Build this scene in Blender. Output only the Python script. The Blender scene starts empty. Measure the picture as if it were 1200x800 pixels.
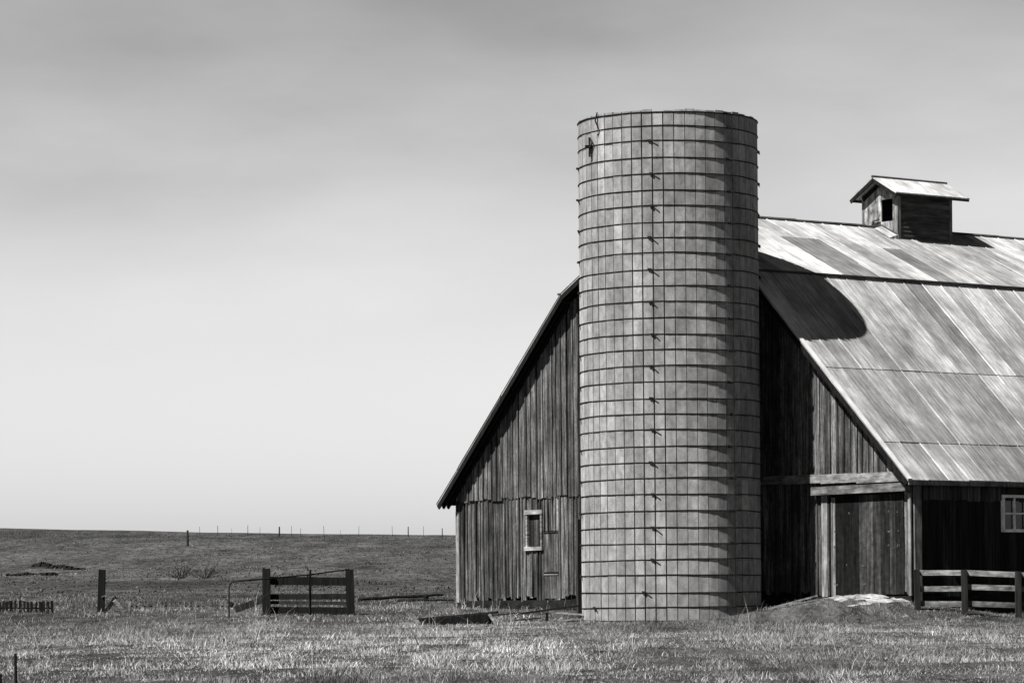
import bpy, math, random
import numpy as np
from mathutils import Vector
random.seed(7); rng = np.random.default_rng(11)
R_ = math.radians
scene = bpy.context.scene
# ------------------------------------------------------------------ camera
F = 3900.0; YH = 711.6; ROLL = 0.0085        # focal length (in 1200ths of the frame width), eye level row, roll
cam = bpy.data.cameras.new('camera'); camo = bpy.data.objects.new('camera', cam)
scene.collection.objects.link(camo); scene.camera = camo
cam.sensor_width = 36; cam.lens = F / 1200 * 36
cam.shift_y = (YH - 400) / 1200
cam.clip_start = 1; cam.clip_end = 12000
camo.location = (0, 0, 0)
camo.rotation_euler = (R_(90), ROLL, 0)
# ------------------------------------------------------------------ light
SUN_AZ = 49.5; SUN_EL = 51.5                  # sun behind and left of the camera
d = Vector((math.sin(R_(SUN_AZ)) * math.cos(R_(SUN_EL)), math.cos(R_(SUN_AZ)) * math.cos(R_(SUN_EL)), -math.sin(R_(SUN_EL))))
sl = bpy.data.lights.new('sun', 'SUN'); sl.energy = 5.0; sl.angle = R_(0.5); sl.color = (1, 0.985, 0.96)
so = bpy.data.objects.new('sun', sl); scene.collection.objects.link(so)
so.rotation_euler = d.to_track_quat('-Z', 'Y').to_euler()
w = bpy.data.worlds.new('World'); scene.world = w; w.use_nodes = True
nt = w.node_tree; nt.nodes.clear()
def N(nt, t, **k):
    n = nt.nodes.new(t)
    for a, b in k.items(): setattr(n, a, b)
    return n
sky = N(nt, 'ShaderNodeTexSky'); sky.sky_type = 'NISHITA'; sky.sun_disc = False
sky.sun_elevation = R_(SUN_EL); sky.sun_rotation = R_(180 + SUN_AZ); sky.dust_density = 2.6; sky.air_density = 1.0; sky.ozone_density = 1.0
sep = N(nt, 'ShaderNodeSeparateColor')        # red-filter black and white film: only the red of the sky counts
nt.links.new(sky.outputs[0], sep.inputs[0])
tc = N(nt, 'ShaderNodeTexCoord'); mp = N(nt, 'ShaderNodeMapping')
mp.inputs['Scale'].default_value = (2.4, 2.0, 8.0); mp.inputs['Rotation'].default_value = (0, R_(24), 0); mp.inputs['Location'].default_value = (0.35, 0, 0.4)
nt.links.new(tc.outputs['Generated'], mp.inputs[0])
cn = N(nt, 'ShaderNodeTexNoise'); cn.inputs['Scale'].default_value = 2.0; cn.inputs['Detail'].default_value = 6; cn.inputs['Roughness'].default_value = 0.5
nt.links.new(mp.outputs[0], cn.inputs['Vector'])
cr = N(nt, 'ShaderNodeMapRange'); cr.inputs['From Min'].default_value = 0.35; cr.inputs['From Max'].default_value = 0.68
cr.inputs['To Min'].default_value = 0.78; cr.inputs['To Max'].default_value = 1.2
nt.links.new(cn.outputs['Fac'], cr.inputs['Value'])
sz = N(nt, 'ShaderNodeSeparateXYZ'); nt.links.new(tc.outputs['Generated'], sz.inputs[0])     # thin cirrus only in the upper sky
hr = N(nt, 'ShaderNodeMapRange'); hr.inputs['From Min'].default_value = 0.07; hr.inputs['From Max'].default_value = 0.15; nt.links.new(sz.outputs['Z'], hr.inputs['Value'])
cm = N(nt, 'ShaderNodeMix'); cm.inputs['A'].default_value = 1.0; nt.links.new(hr.outputs[0], cm.inputs['Factor']); nt.links.new(cr.outputs[0], cm.inputs['B'])
mu = N(nt, 'ShaderNodeMath', operation='MULTIPLY'); nt.links.new(sep.outputs[0], mu.inputs[0]); nt.links.new(cm.outputs[0], mu.inputs[1])
sx = N(nt, 'ShaderNodeSeparateXYZ'); nt.links.new(tc.outputs['Generated'], sx.inputs[0])     # haze near the horizon; darkened above the frame to deepen the shade
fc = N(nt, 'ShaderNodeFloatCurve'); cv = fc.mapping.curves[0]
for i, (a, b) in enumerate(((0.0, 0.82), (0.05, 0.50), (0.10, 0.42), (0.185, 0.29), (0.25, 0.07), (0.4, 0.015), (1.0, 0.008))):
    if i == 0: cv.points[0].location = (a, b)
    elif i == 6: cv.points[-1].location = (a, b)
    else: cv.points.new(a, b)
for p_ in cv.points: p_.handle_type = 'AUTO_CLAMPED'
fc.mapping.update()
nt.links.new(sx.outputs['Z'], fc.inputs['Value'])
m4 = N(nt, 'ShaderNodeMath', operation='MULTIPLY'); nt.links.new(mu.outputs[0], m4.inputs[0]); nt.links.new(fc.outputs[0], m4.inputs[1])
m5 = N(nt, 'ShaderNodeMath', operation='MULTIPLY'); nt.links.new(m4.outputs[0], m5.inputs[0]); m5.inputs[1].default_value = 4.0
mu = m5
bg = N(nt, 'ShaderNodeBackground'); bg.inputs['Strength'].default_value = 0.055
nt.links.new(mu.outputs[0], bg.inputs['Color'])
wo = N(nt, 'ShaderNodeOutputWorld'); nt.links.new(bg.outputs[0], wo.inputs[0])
vs = scene.view_settings; vs.view_transform = 'Standard'; vs.look = 'None'; vs.gamma = 1.0; vs.use_curve_mapping = False
vs.exposure = 1.45
scene.render.engine = 'CYCLES'; scene.cycles.max_bounces = 5

# ------------------------------------------------------------------ materials (all grey: black and white photograph)
def mat(name, base, rough=0.9, metal=0.0, layers=(), bump=0.0, bump_scale=(8, 8, 8), wave=None, spec=0.06, droug=0.6):
    """layers: (scale vector, noise scale, detail, low, high) each multiplies the base tone"""
    m = bpy.data.materials.new(name); m.use_nodes = True; t = m.node_tree
    b = t.nodes['Principled BSDF']; b.inputs['Roughness'].default_value = rough; b.inputs['Metallic'].default_value = metal
    b.inputs['Specular IOR Level'].default_value = spec
    if 'Diffuse Roughness' in b.inputs: b.inputs['Diffuse Roughness'].default_value = droug
    at = N(t, 'ShaderNodeAttribute', attribute_name='tone')
    co = N(t, 'ShaderNodeTexCoord')
    cur = N(t, 'ShaderNodeMath', operation='MULTIPLY'); cur.inputs[1].default_value = base; t.links.new(at.outputs['Fac'], cur.inputs[0])
    last = cur.outputs[0]
    for (sv, sc, det, lo, hi) in layers:
        mp = N(t, 'ShaderNodeMapping'); mp.inputs['Scale'].default_value = sv; t.links.new(co.outputs['Object'], mp.inputs[0])
        n = N(t, 'ShaderNodeTexNoise'); n.inputs['Scale'].default_value = sc; n.inputs['Detail'].default_value = det; n.inputs['Roughness'].default_value = 0.6
        t.links.new(mp.outputs[0], n.inputs['Vector'])
        r = N(t, 'ShaderNodeMapRange'); r.inputs['From Min'].default_value = 0.32; r.inputs['From Max'].default_value = 0.68
        r.inputs['To Min'].default_value = lo; r.inputs['To Max'].default_value = hi
        t.links.new(n.outputs['Fac'], r.inputs['Value'])
        q = N(t, 'ShaderNodeMath', operation='MULTIPLY'); t.links.new(last, q.inputs[0]); t.links.new(r.outputs[0], q.inputs[1]); last = q.outputs[0]
    cc = N(t, 'ShaderNodeCombineColor')
    for i in range(3): t.links.new(last, cc.inputs[i])
    t.links.new(cc.outputs[0], b.inputs['Base Color'])
    hs = None
    if bump:
        mp = N(t, 'ShaderNodeMapping'); mp.inputs['Scale'].default_value = bump_scale; t.links.new(co.outputs['Object'], mp.inputs[0])
        n = N(t, 'ShaderNodeTexNoise'); n.inputs['Scale'].default_value = 1; n.inputs['Detail'].default_value = 5; t.links.new(mp.outputs[0], n.inputs['Vector'])
        hs = n.outputs['Fac']
    if wave:
        wv = N(t, 'ShaderNodeTexWave'); wv.bands_direction = 'X'; wv.inputs['Scale'].default_value = wave; t.links.new(co.outputs['Object'], wv.inputs['Vector'])
        if hs is not None:
            ad = N(t, 'ShaderNodeMath', operation='ADD'); t.links.new(hs, ad.inputs[0]); t.links.new(wv.outputs['Fac'], ad.inputs[1]); hs = ad.outputs[0]
        else: hs = wv.outputs['Fac']
    if hs is not None:
        bp = N(t, 'ShaderNodeBump'); bp.inputs['Strength'].default_value = 0.6; bp.inputs['Distance'].default_value = bump or 0.02
        t.links.new(hs, bp.inputs['Height']); t.links.new(bp.outputs[0], b.inputs['Normal'])
    return m
M = {}
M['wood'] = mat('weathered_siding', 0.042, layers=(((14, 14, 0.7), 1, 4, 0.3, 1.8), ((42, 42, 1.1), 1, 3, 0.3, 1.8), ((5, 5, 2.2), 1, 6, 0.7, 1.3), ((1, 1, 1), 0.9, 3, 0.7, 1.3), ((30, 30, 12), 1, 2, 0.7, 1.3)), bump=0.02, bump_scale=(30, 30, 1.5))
M['siding_shade'] = mat('shaded_siding', 0.013, layers=(((14, 14, 0.7), 1, 4, 0.3, 1.8),), bump=0.02, bump_scale=(30, 30, 1.5))  # same siding, the long wall's shade darkened into its colour
M['door'] = mat('old_door_boards', 0.02, layers=(((9, 9, 0.8), 1, 4, 0.4, 1.7), ((6, 6, 6), 1.2, 4, 0.6, 1.5)), bump=0.02, bump_scale=(30, 30, 1.5))
M['pale_wood'] = mat('pale_bleached_wood', 0.13, layers=(((2, 2, 12), 1, 4, 0.35, 1.5), ((3, 3, 3), 1, 3, 0.6, 1.3)), bump=0.01, bump_scale=(4, 4, 30))
M['trim'] = mat('weathered_trim', 0.095, layers=(((12, 12, 1.0), 1, 4, 0.4, 1.6), ((3, 3, 3), 1, 3, 0.7, 1.3)), bump=0.01, bump_scale=(30, 30, 2))
M['darkwood'] = mat('dark_timber', 0.007, layers=(((10, 10, 1), 1, 3, 0.5, 1.6),), bump=0.01, bump_scale=(30, 30, 3))
M['rail'] = mat('grey_rail_wood', 0.1, layers=(((2.5, 2.5, 14), 1, 4, 0.35, 1.7), ((6, 6, 6), 1, 3, 0.6, 1.4)), bump=0.01, bump_scale=(4, 4, 30))
M['roof'] = mat('galvanised_roofing', 0.25, rough=0.62, metal=0.15, spec=0.4,
                layers=(((14, 0.6, 0.6), 1, 7, 0.68, 1.25), ((0.5, 0.38, 0.38), 1, 7, 0.55, 1.4), ((24, 3, 3), 1, 5, 0.78, 1.2), ((2.2, 1.2, 1.2), 1.3, 9, 0.68, 1.28)),
                bump=0.009, bump_scale=(3, 1, 1), wave=2.4)
M['roofedge'] = mat('metal_edge', 0.36, rough=0.5, layers=(((2, 2, 2), 1, 3, 0.75, 1.1),))
M['ridge'] = mat('ridge_cap', 0.05, rough=0.7, layers=(((2, 2, 2), 1, 3, 0.6, 1.3),))
M['stave'] = mat('concrete_stave', 0.205, layers=(((1.3, 1.3, 0.3), 1, 5, 0.74, 1.2), ((4, 4, 0.5), 1, 5, 0.82, 1.15), ((7, 7, 5), 1, 6, 0.72, 1.22), ((45, 45, 45), 1, 2, 0.86, 1.14)), bump=0.006, bump_scale=(40, 40, 40))
M['mortar'] = mat('joint_mortar', 0.03, layers=(((3, 3, 3), 1, 3, 0.6, 1.4),))
M['iron'] = mat('rusted_iron', 0.012, rough=0.8, layers=(((5, 5, 5), 1, 3, 0.6, 1.5),))
M['steel'] = mat('dull_steel', 0.01, rough=0.6, layers=(((5, 5, 5), 1, 3, 0.6, 1.5),))
M['glass'] = mat('old_glass', 0.01, rough=0.15, layers=(((3, 3, 3), 1, 2, 0.6, 1.4),), spec=0.5)
M['stone'] = mat('foundation_stone_shade', 0.01, layers=(((3, 3, 6), 1, 4, 0.4, 1.8),), bump=0.05, bump_scale=(6, 6, 9))  # stone darkened, the shaded gap under the boards put into its colour
M['dirt'] = mat('pale_dirt', 0.19, layers=(((1.5, 1.5, 1.5), 1.5, 6, 0.3, 1.5), ((9, 9, 9), 1, 4, 0.75, 1.2)), bump=0.06, bump_scale=(7, 7, 7))
M['earth_shade'] = mat('earth_undercut_shade', 0.006, layers=(((3, 3, 3), 1, 4, 0.6, 1.5),), bump=0.1, bump_scale=(3, 3, 3))  # near-black earth, the shade of the undercut bank put into its colour
M['grass'] = mat('dry_grass', 0.14)
M['twig'] = mat('bare_twig', 0.02, layers=(((3, 3, 3), 1, 2, 0.7, 1.3),))
M['ground'] = mat('pasture', 0.036, layers=(((0.020, 0.012, 0.02), 1, 4, 0.72, 1.25), ((0.22, 0.04, 0.3), 1, 6, 0.5, 1.45), ((1.8, 0.35, 1.5), 1, 4, 0.4, 1.7), ((9, 2.2, 9), 1, 3, 0.55, 1.5)), bump=0.2, bump_scale=(2.2, 0.7, 2))

# ------------------------------------------------------------------ mesh helper
class MB:
    def __init__(s): s.v = []; s.f = []; s.t = []
    def hexa(s, p, tone=1.0):                    # p: 4 bottom + 4 top corners
        o = len(s.v); s.v += [tuple(q) for q in p]
        for f in ((0, 3, 2, 1), (4, 5, 6, 7), (0, 1, 5, 4), (1, 2, 6, 5), (2, 3, 7, 6), (3, 0, 4, 7)):
            s.f.append([o + i for i in f]); s.t.append(tone)
    def box(s, x0, x1, y0, y1, z0, z1, tone=1.0):
        s.hexa([(x0, y0, z0), (x1, y0, z0), (x1, y1, z0), (x0, y1, z0), (x0, y0, z1), (x1, y0, z1), (x1, y1, z1), (x0, y1, z1)], tone)
    def beam(s, a, b, w, h, tone=1.0, up=(0, 0, 1), taper=1.0):     # w across, h along up
        a = Vector(a); b = Vector(b); dd = (b - a).normalized(); u = Vector(up)
        if abs(dd.dot(u)) > .98: u = Vector((0, 1, 0))
        x = dd.cross(u).normalized(); u = x.cross(dd).normalized()
        p = []
        for c, k in ((a, 1.0), (b, taper)):
            for i, j in ((-1, -1), (1, -1), (1, 1), (-1, 1)): p.append(c + x * (i * w * k / 2) + u * (j * h * k / 2))
        s.hexa(p, tone)
    def tube(s, pts, r, n=6, tone=1.0, closed=False):
        pts = [Vector(p) for p in pts]; o = len(s.v); m = len(pts)
        rr = r if isinstance(r, (list, tuple)) else [r] * m
        prev = None
        for i, p in enumerate(pts):
            a = pts[(i - 1) % m] if (closed or i) else p; b = pts[(i + 1) % m] if (closed or i < m - 1) else p
            dd = (b - a).normalized()
            u = Vector((0, 0, 1)) if prev is None else prev
            if abs(dd.dot(u)) > .95: u = Vector((1, 0, 0))
            x = dd.cross(u).normalized(); u = x.cross(dd).normalized(); prev = u
            for k in range(n):
                an = 2 * math.pi * k / n
                s.v.append(tuple(p + (x * math.cos(an) + u * math.sin(an)) * rr[i]))
        for i in range(m if closed else m - 1):
            j = (i + 1) % m
            for k in range(n):
                s.f.append([o + i * n + k, o + i * n + (k + 1) % n, o + j * n + (k + 1) % n, o + j * n + k]); s.t.append(tone)
        if not closed:
            s.f.append([o + k for k in range(n)][::-1]); s.t.append(tone)
            s.f.append([o + (m - 1) * n + k for k in range(n)]); s.t.append(tone)
    def build(s, name, m, parent=None, off=(0, 0, 0), smooth=False):
        me = bpy.data.meshes.new(name)
        o_ = off
        me.from_pydata([(a - o_[0], b - o_[1], c - o_[2]) for a, b, c in s.v], [], s.f)
        at = me.attributes.new('tone', 'FLOAT', 'FACE'); at.data.foreach_set('value', s.t)
        me.materials.append(m); me.update()
        if smooth: me.polygons.foreach_set('use_smooth', [True] * len(me.polygons))
        ob = bpy.data.objects.new(name, me); scene.collection.objects.link(ob)
        if parent: ob.parent = parent
        else: ob.location = off
        return ob
def thing(name, label, cat, loc=(0, 0, 0), rz=0, group=None):
    o = bpy.data.objects.new(name, None); scene.collection.objects.link(o); o.location = loc; o.rotation_euler = (0, 0, rz)
    return tag(o, label, cat, group)
def tag(o, label, cat, group=None):
    o['label'] = label; o['category'] = cat
    if group: o['group'] = group
    return o
def struct(o, kind='structure'): o['kind'] = kind; return o
U = lambda a, b: random.uniform(a, b)

# ------------------------------------------------------------------ terrain
YAW = 0.632; CX, CY = 9.306, 78.0
gx, gy = -math.sin(YAW), math.cos(YAW); lx, ly = math.cos(YAW), math.sin(YAW)
_y = np.array([-200, 0, 41, 60, 70, 79, 93, 105, 130, 160, 200, 250, 320, 380, 420, 440, 520, 700, 1500, 4000, 9000.])
_z = np.array([-2.5, -1.6, -.93, -.62, -.49, -.385, 0.0, .18, .52, .92, 1.75, 3.05, 5.5, 7.75, 9.1, 9.5, 9.6, 7, -20, -60, -100.])
def vnoise(x, y, seed=0):
    xi = np.floor(x).astype(int); yi = np.floor(y).astype(int); fx = x - xi; fy = y - yi
    fx = fx * fx * (3 - 2 * fx); fy = fy * fy * (3 - 2 * fy)
    def h(a, b):
        n = (a * 374761393 + b * 668265263 + seed * 974711) & 0xffffffff
        n = ((n ^ (n >> 13)) * 1274126177) & 0xffffffff
        return ((n ^ (n >> 16)) & 0xffff) / 65535.0
    return (h(xi, yi) * (1 - fx) + h(xi + 1, yi) * fx) * (1 - fy) + (h(xi, yi + 1) * (1 - fx) + h(xi + 1, yi + 1) * fx) * fy
def smooth(a, b, x): t = np.clip((x - a) / (b - a), 0, 1); return t * t * (3 - 2 * t)
def zone(y, x):                                    # darker green swale behind the yard, paler pasture beyond it
    n = 10 * (vnoise(x * .15, y * .05, 31) - .5)
    q = y + n
    return 1 - .38 * smooth(98, 112, q) + .27 * smooth(185, 210, q) - .12 * smooth(330, 400, q)
RX, RY = CX + gx * 1.7, CY + gy * 1.7
def H(x, y):
    x = np.asarray(x, float); y = np.asarray(y, float)
    z = np.interp(y, _y, _z)
    z = z - (x + 7) * .023 * smooth(140, 420, y) * (1 - smooth(700, 1500, y))
    z = z + .60 * np.exp(-(((x - RX) ** 2 + (y - RY) ** 2) / (2 * 1.75 ** 2)))
    # ground under the barn stays level
    a = (x - CX) * lx + (y - CY) * ly; b = (x - CX) * gx + (y - CY) * gy
    k = smooth(.2, 1.5, a) * smooth(.4, 1.6, b) * (1 - smooth(17, 18.5, b)) * (1 - smooth(24, 27, a))
    z = z * (1 - k) + .1 * k
    z = z + .05 * (vnoise(x * .5, y * .5, 1) - .5) + .035 * (vnoise(x * 2, y * 2, 2) - .5)
    z = z + .5 * (vnoise(x * .03, y * .02, 3) - .5) * smooth(110, 260, y) + .12 * (vnoise(x * .12, y * .05, 4) - .5) * smooth(100, 180, y)
    return z
def h1(x, y): return float(H(np.array([x]), np.array([y]))[0])
cr_, sr_ = math.cos(ROLL), math.sin(ROLL)
def at(px, py, Y):
    a = px - 600; b = py - YH
    X = a * cr_ - b * sr_; Z = a * sr_ + b * cr_
    return Vector((X / F * Y, Y, -Z / F * Y))
def gx_at(px, Y):                                  # point on the ground in column px at depth Y
    p = at(px, 700, Y); p.z = h1(p.x, p.y); return p
ys = np.concatenate([np.arange(-60, 36, 4.0), np.arange(36, 130, .4), 130 * 1.012 ** np.arange(0, 360)])
us = np.linspace(-1, 1, 320); us = np.sign(us) * np.abs(us) ** 1.5
YY, UU = np.meshgrid(ys, us, indexing='ij'); XX = UU * (45 + .55 * np.abs(YY)) + .02 * YY
ZZ = H(XX, YY)
nr, nc = XX.shape
me = bpy.data.meshes.new('ground')
idx = np.arange(nr * nc).reshape(nr, nc)
quads = np.stack([idx[:-1, :-1], idx[:-1, 1:], idx[1:, 1:], idx[1:, :-1]], -1).reshape(-1, 4)
me.vertices.add(nr * nc); me.vertices.foreach_set('co', np.stack([XX, YY, ZZ], -1).ravel())
me.loops.add(quads.size); me.loops.foreach_set('vertex_index', quads.ravel())
me.polygons.add(len(quads)); me.polygons.foreach_set('loop_start', np.arange(0, quads.size, 4)); me.polygons.foreach_set('loop_total', np.full(len(quads), 4))
me.polygons.foreach_set('use_smooth', np.ones(len(quads), bool))
me.update()
tn = np.ones(nr * nc)
tn *= 1 - .3 * smooth(36, 44, YY.ravel()) * (1 - smooth(100, 130, YY.ravel()))       # darker ground under the standing grass
tn *= zone(YY.ravel(), XX.ravel()) * 1.05
a_ = me.attributes.new('tone', 'FLOAT', 'POINT'); a_.data.foreach_set('value', tn)
me.materials.append(M['ground'])
go = bpy.data.objects.new('ground', me); scene.collection.objects.link(go); struct(go)

# ------------------------------------------------------------------ barn
ZE, ZB, ZR, WD, INS = 2.887, 8.316, 10.197, 19.278, 5.835
OH, OE, LEN = .44, .36, 30.0
barn = thing('barn', 'big weathered wooden barn with gambrel metal roof behind the tall silo', 'barn', (CX, CY, 0), YAW)
def roofz(s):
    s = min(s, WD - s)
    return ZE + (ZB - ZE) * s / INS if s < INS else ZB + (ZR - ZB) * (s - INS) / (WD / 2 - INS)
def split(z0, z1, lo, hi, ops):
    segs = [(z0, z1)]
    for (a, b, c, e) in ops:
        if hi > a and lo < b:
            ns = []
            for (p, q) in segs:
                if c > p: ns.append((p, min(q, c)))
                if e < q: ns.append((max(p, e), q))
            segs = [(p, q) for p, q in ns if q - p > .02]
    return segs
def gable_boards(mb, s0, s1, z0, zf, t, th, ops=(), wmin=.2, wmax=.32, tl=.55, th_=1.5, zj=0, batten=True, drop=.12):
    s = s0
    while s < s1 - .02:
        e = min(s + U(wmin, wmax), s1)
        if s1 - e < .08: e = s1
        tone = U(tl, th_) if random.random() > .12 else U(th_, th_ * 1.5)
        dt = U(-.008, .012); d2 = dt + U(-.015, .02); g = random.choice((.006, .012, .025, .045))
        za = zf(s) - drop if callable(zf) else zf; zb = zf(e) - drop if callable(zf) else zf
        bot = z0 + U(-zj, zj)
        cuts = [c for o in ops for c in (o[0], o[1]) if s < c < e]
        for (lo, hi) in zip([s] + cuts, cuts + [e]):
            top = min(za, zb)
            for (p, q) in split(bot, top, lo + .001, hi - .001, ops):
                l2 = lo + (g if lo == s else 0); 
                if q == top and callable(zf):
                    qa = zf(lo) - drop; qb = zf(hi) - drop
                else: qa = qb = q
                mb.hexa([(t + dt, l2, p), (t + dt + th, l2, p), (t + dt + th, hi, p), (t + dt, hi, p), (t + d2, l2, qa), (t + d2 + th, l2, qa), (t + d2 + th, hi, qb), (t + d2, hi, qb)], tone)
        if batten and random.random() < .85:
            for (p, q) in split(bot + U(0, .05), min(za, zb), e - .03, e + .03, ops):
                mb.box(t + min(dt, d2) - .03, t + max(dt, d2), e - .028, e + .028, p, q - U(0, .03), tone * U(.4, 1.2))
        s = e
Z1 = 3.02
DOOR = (.62, 3.22, .0, 2.74)
WIN = (14.92, 15.61, 1.65, 2.55)
HATCH = (14.2, 14.86, .22, .93); HATCHU = (14.2, 14.86, .93, 2.07)
mb = MB()
gable_boards(mb, OE, WD - OE, .22, Z1, OH, .04, ops=(DOOR, WIN, HATCH, HATCHU), wmin=.14, wmax=.24, zj=.12)
gable_boards(mb, OE, WD - OE, Z1 - .04, roofz, OH - .045, .04, wmin=.17, wmax=.28, tl=.6, th_=1.5, zj=.05)
mb.build('gable_wall', M['wood'], barn)
mb = MB()                                         # dark sheet added behind the gable boards as the shade in their gaps
mb.hexa([(OH + .10, OE + .05, -.4), (OH + .22, OE + .05, -.4), (OH + .22, WD - OE - .05, -.4), (OH + .10, WD - OE - .05, -.4)] + [(OH + .10, OE + .05, 3.0), (OH + .22, OE + .05, 3.0), (OH + .22, WD - OE - .05, 3.0), (OH + .10, WD - OE - .05, 3.0)])
for i in range(38):
    a = OE + .05 + i * (WD - 2 * OE - .1) / 38; b = OE + .05 + (i + 1) * (WD - 2 * OE - .1) / 38
    mb.hexa([(OH + .10, a, 3.0), (OH + .22, a, 3.0), (OH + .22, b, 3.0), (OH + .10, b, 3.0), (OH + .10, a, roofz(a) - .2), (OH + .22, a, roofz(a) - .2), (OH + .22, b, roofz(b) - .2), (OH + .10, b, roofz(b) - .2)])
mb.build('gap_shade_backing', M['darkwood'], barn)
mb = MB(); mb.box(OH - .03, OH + .3, OE + .0, WD - OE, -.7, .2); mb.box(OH + .3, LEN - .6, OE + .02, OE + .3, -.7, .2)
mb.build('foundation', M['stone'], barn)
# long side wall
WIN2 = (3.44, 4.14, 1.79, 2.55)
def side_boards(mb, s, outward, ops):
    t = OH + .03
    while t < LEN - .6:
        e = min(t + U(.2, .3), LEN - .6)
        tone = U(.5, 1.5); ds = U(-.006, .01)
        cuts = [c for o in ops for c in (o[0], o[1]) if t < c < e]
        for lo, hi in zip([t] + cuts, cuts + [e]):
            for p, q in split(.2 + U(-.04, .04), ZE + .2, lo + .001, hi - .001, ops):
                mb.box(lo + (.006 if lo == t else 0), hi, s + ds, s + ds + .035, p, q, tone)
        t = e
mb = MB(); side_boards(mb, OE, 1, (WIN2,)); mb.build('side_wall', M['siding_shade'], barn)
mb = MB(); mb.box(OH + .3, LEN - .7, OE + .12, OE + .2, -.3, ZE + .3); mb.box(OH + .3, LEN - .7, WD - OE - .2, WD - OE, -.6, ZE + .25)
mb.box(LEN - .7, LEN - .6, OE, WD - OE, -.6, ZE + .2)
mb.hexa([(LEN - .7, OE, ZE + .2), (LEN - .6, OE, ZE + .2), (LEN - .6, WD - OE, ZE + .2), (LEN - .7, WD - OE, ZE + .2), (LEN - .7, INS, ZB - .1), (LEN - .6, INS, ZB - .1), (LEN - .6, WD - INS, ZB - .1), (LEN - .7, WD - INS, ZB - .1)])
mb.hexa([(LEN - .7, INS, ZB - .1), (LEN - .6, INS, ZB - .1), (LEN - .6, WD - INS, ZB - .1), (LEN - .7, WD - INS, ZB - .1), (LEN - .7, WD / 2 - .1, ZR - .15), (LEN - .6, WD / 2 - .1, ZR - .15), (LEN - .6, WD / 2 + .1, ZR - .15), (LEN - .7, WD / 2 + .1, ZR - .15)])
mb.build('rear_wall', M['darkwood'], barn)
# battened strip of short boards under the eave
mb = MB(); t = OH + .35
while t < LEN - .8:
    e = t + U(.2, .26); mb.box(t + .006, e, OE - .03, OE - .002, ZE - .42 + U(-.03, .03), ZE + .05, U(1.4, 4.0)); t = e
mb.build('eave_boards', M['siding_shade'], barn)
# corner boards
mb = MB(); mb.box(OH + .05, OH + .27, .30, OE - .004, -.1, ZE + .03, 1.0)
mb.box(OH + .285, OH + .315, .335, OE - .004, -.1, 2.5, .6)
mb.build('corner_board', M['trim'], barn)
mb = MB(); mb.box(OH - .05, OH - .012, OE - .02, OE + .07, .2, 2.62, 1.3); mb.build('corner_board', M['trim'], barn)
mb = MB(); mb.box(OH - .04, OH - .01, WD - OE - .11, WD - OE + .03, .16, 2.7, 1.6); mb.build('corner_board', M['trim'], barn)
# roof: four slopes of overlapping metal sheets
def slope(s0, z0, s1, z1, rows, near, name='roof_slope'):
    mb = MB(); n = Vector((0, z1 - z0, -(s1 - s0))).normalized()
    if n.z < 0: n = -n
    for ri in range(len(rows) - 1):
        k0, k1 = rows[ri], rows[ri + 1]
        t = 0.0; off = U(0, .1)
        j = 0
        while t < LEN:
            e = min(t + .655 + U(-.01, .01), LEN)
            tone = U(.82, 1.15)
            if random.random() < .22: tone = U(.58, .78)
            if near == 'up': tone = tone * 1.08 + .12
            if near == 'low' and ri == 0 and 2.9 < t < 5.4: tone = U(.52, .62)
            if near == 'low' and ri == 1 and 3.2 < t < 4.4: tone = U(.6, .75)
            lift0 = .030 - .006 * ri + U(-.002, .002) ; 
            a0 = k0 - .012 if ri else k0; 
            def P(tt, k, l, extra=0): 
                q = Vector((tt, s0 + (s1 - s0) * k, z0 + (z1 - z0) * k)) + n * (l + extra); return q
            lo = .03 + .016 + (U(.005, .02) if random.random() < .12 else 0); hi = .03
            b = .0
            p = [P(t, a0, 0), P(e + .03, a0, 0), P(e + .03, k1, 0), P(t, k1, 0), P(t, a0, lo), P(e + .03, a0, lo - .006), P(e + .03, k1, hi - .006), P(t, k1, hi)]
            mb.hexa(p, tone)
            # raised lap of the sheet edge
            q = [P(t - .018, a0, lo), P(t + .026, a0, lo), P(t + .026, k1, hi), P(t - .018, k1, hi), P(t - .012, a0, lo + .012), P(t + .02, a0, lo + .012), P(t + .02, k1, hi + .012), P(t - .012, k1, hi + .012)]
            mb.hexa(q, tone * random.choice((1.35, 1.2, 1.1, .75)))
            t = e; j += 1
    return mb.build(name, M['roof'], barn)
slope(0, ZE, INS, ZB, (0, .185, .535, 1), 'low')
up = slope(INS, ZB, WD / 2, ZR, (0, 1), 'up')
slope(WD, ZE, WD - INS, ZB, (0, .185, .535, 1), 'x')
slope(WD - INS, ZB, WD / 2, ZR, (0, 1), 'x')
# replacement sheets on the upper slope
mb = MB(); nu = Vector((0, -(ZR - ZB), WD / 2 - INS)).normalized()
for (ta, tb, k1, tn_) in ((3.3, 4.65, .66, .42), (6.65, 7.3, .58, .45)):
    def P(t, k, l): return Vector((t, INS + (WD / 2 - INS) * k, ZB + (ZR - ZB) * k)) + nu * l
    mb.hexa([P(ta, .0, .04), P(tb, .0, .04), P(tb, k1, .034), P(ta, k1, .034), P(ta, .0, .06), P(tb, .0, .06), P(tb, k1, .055), P(ta, k1, .055)], tn_)
mb.build('roof_patch', M['roof'], barn)
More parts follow.
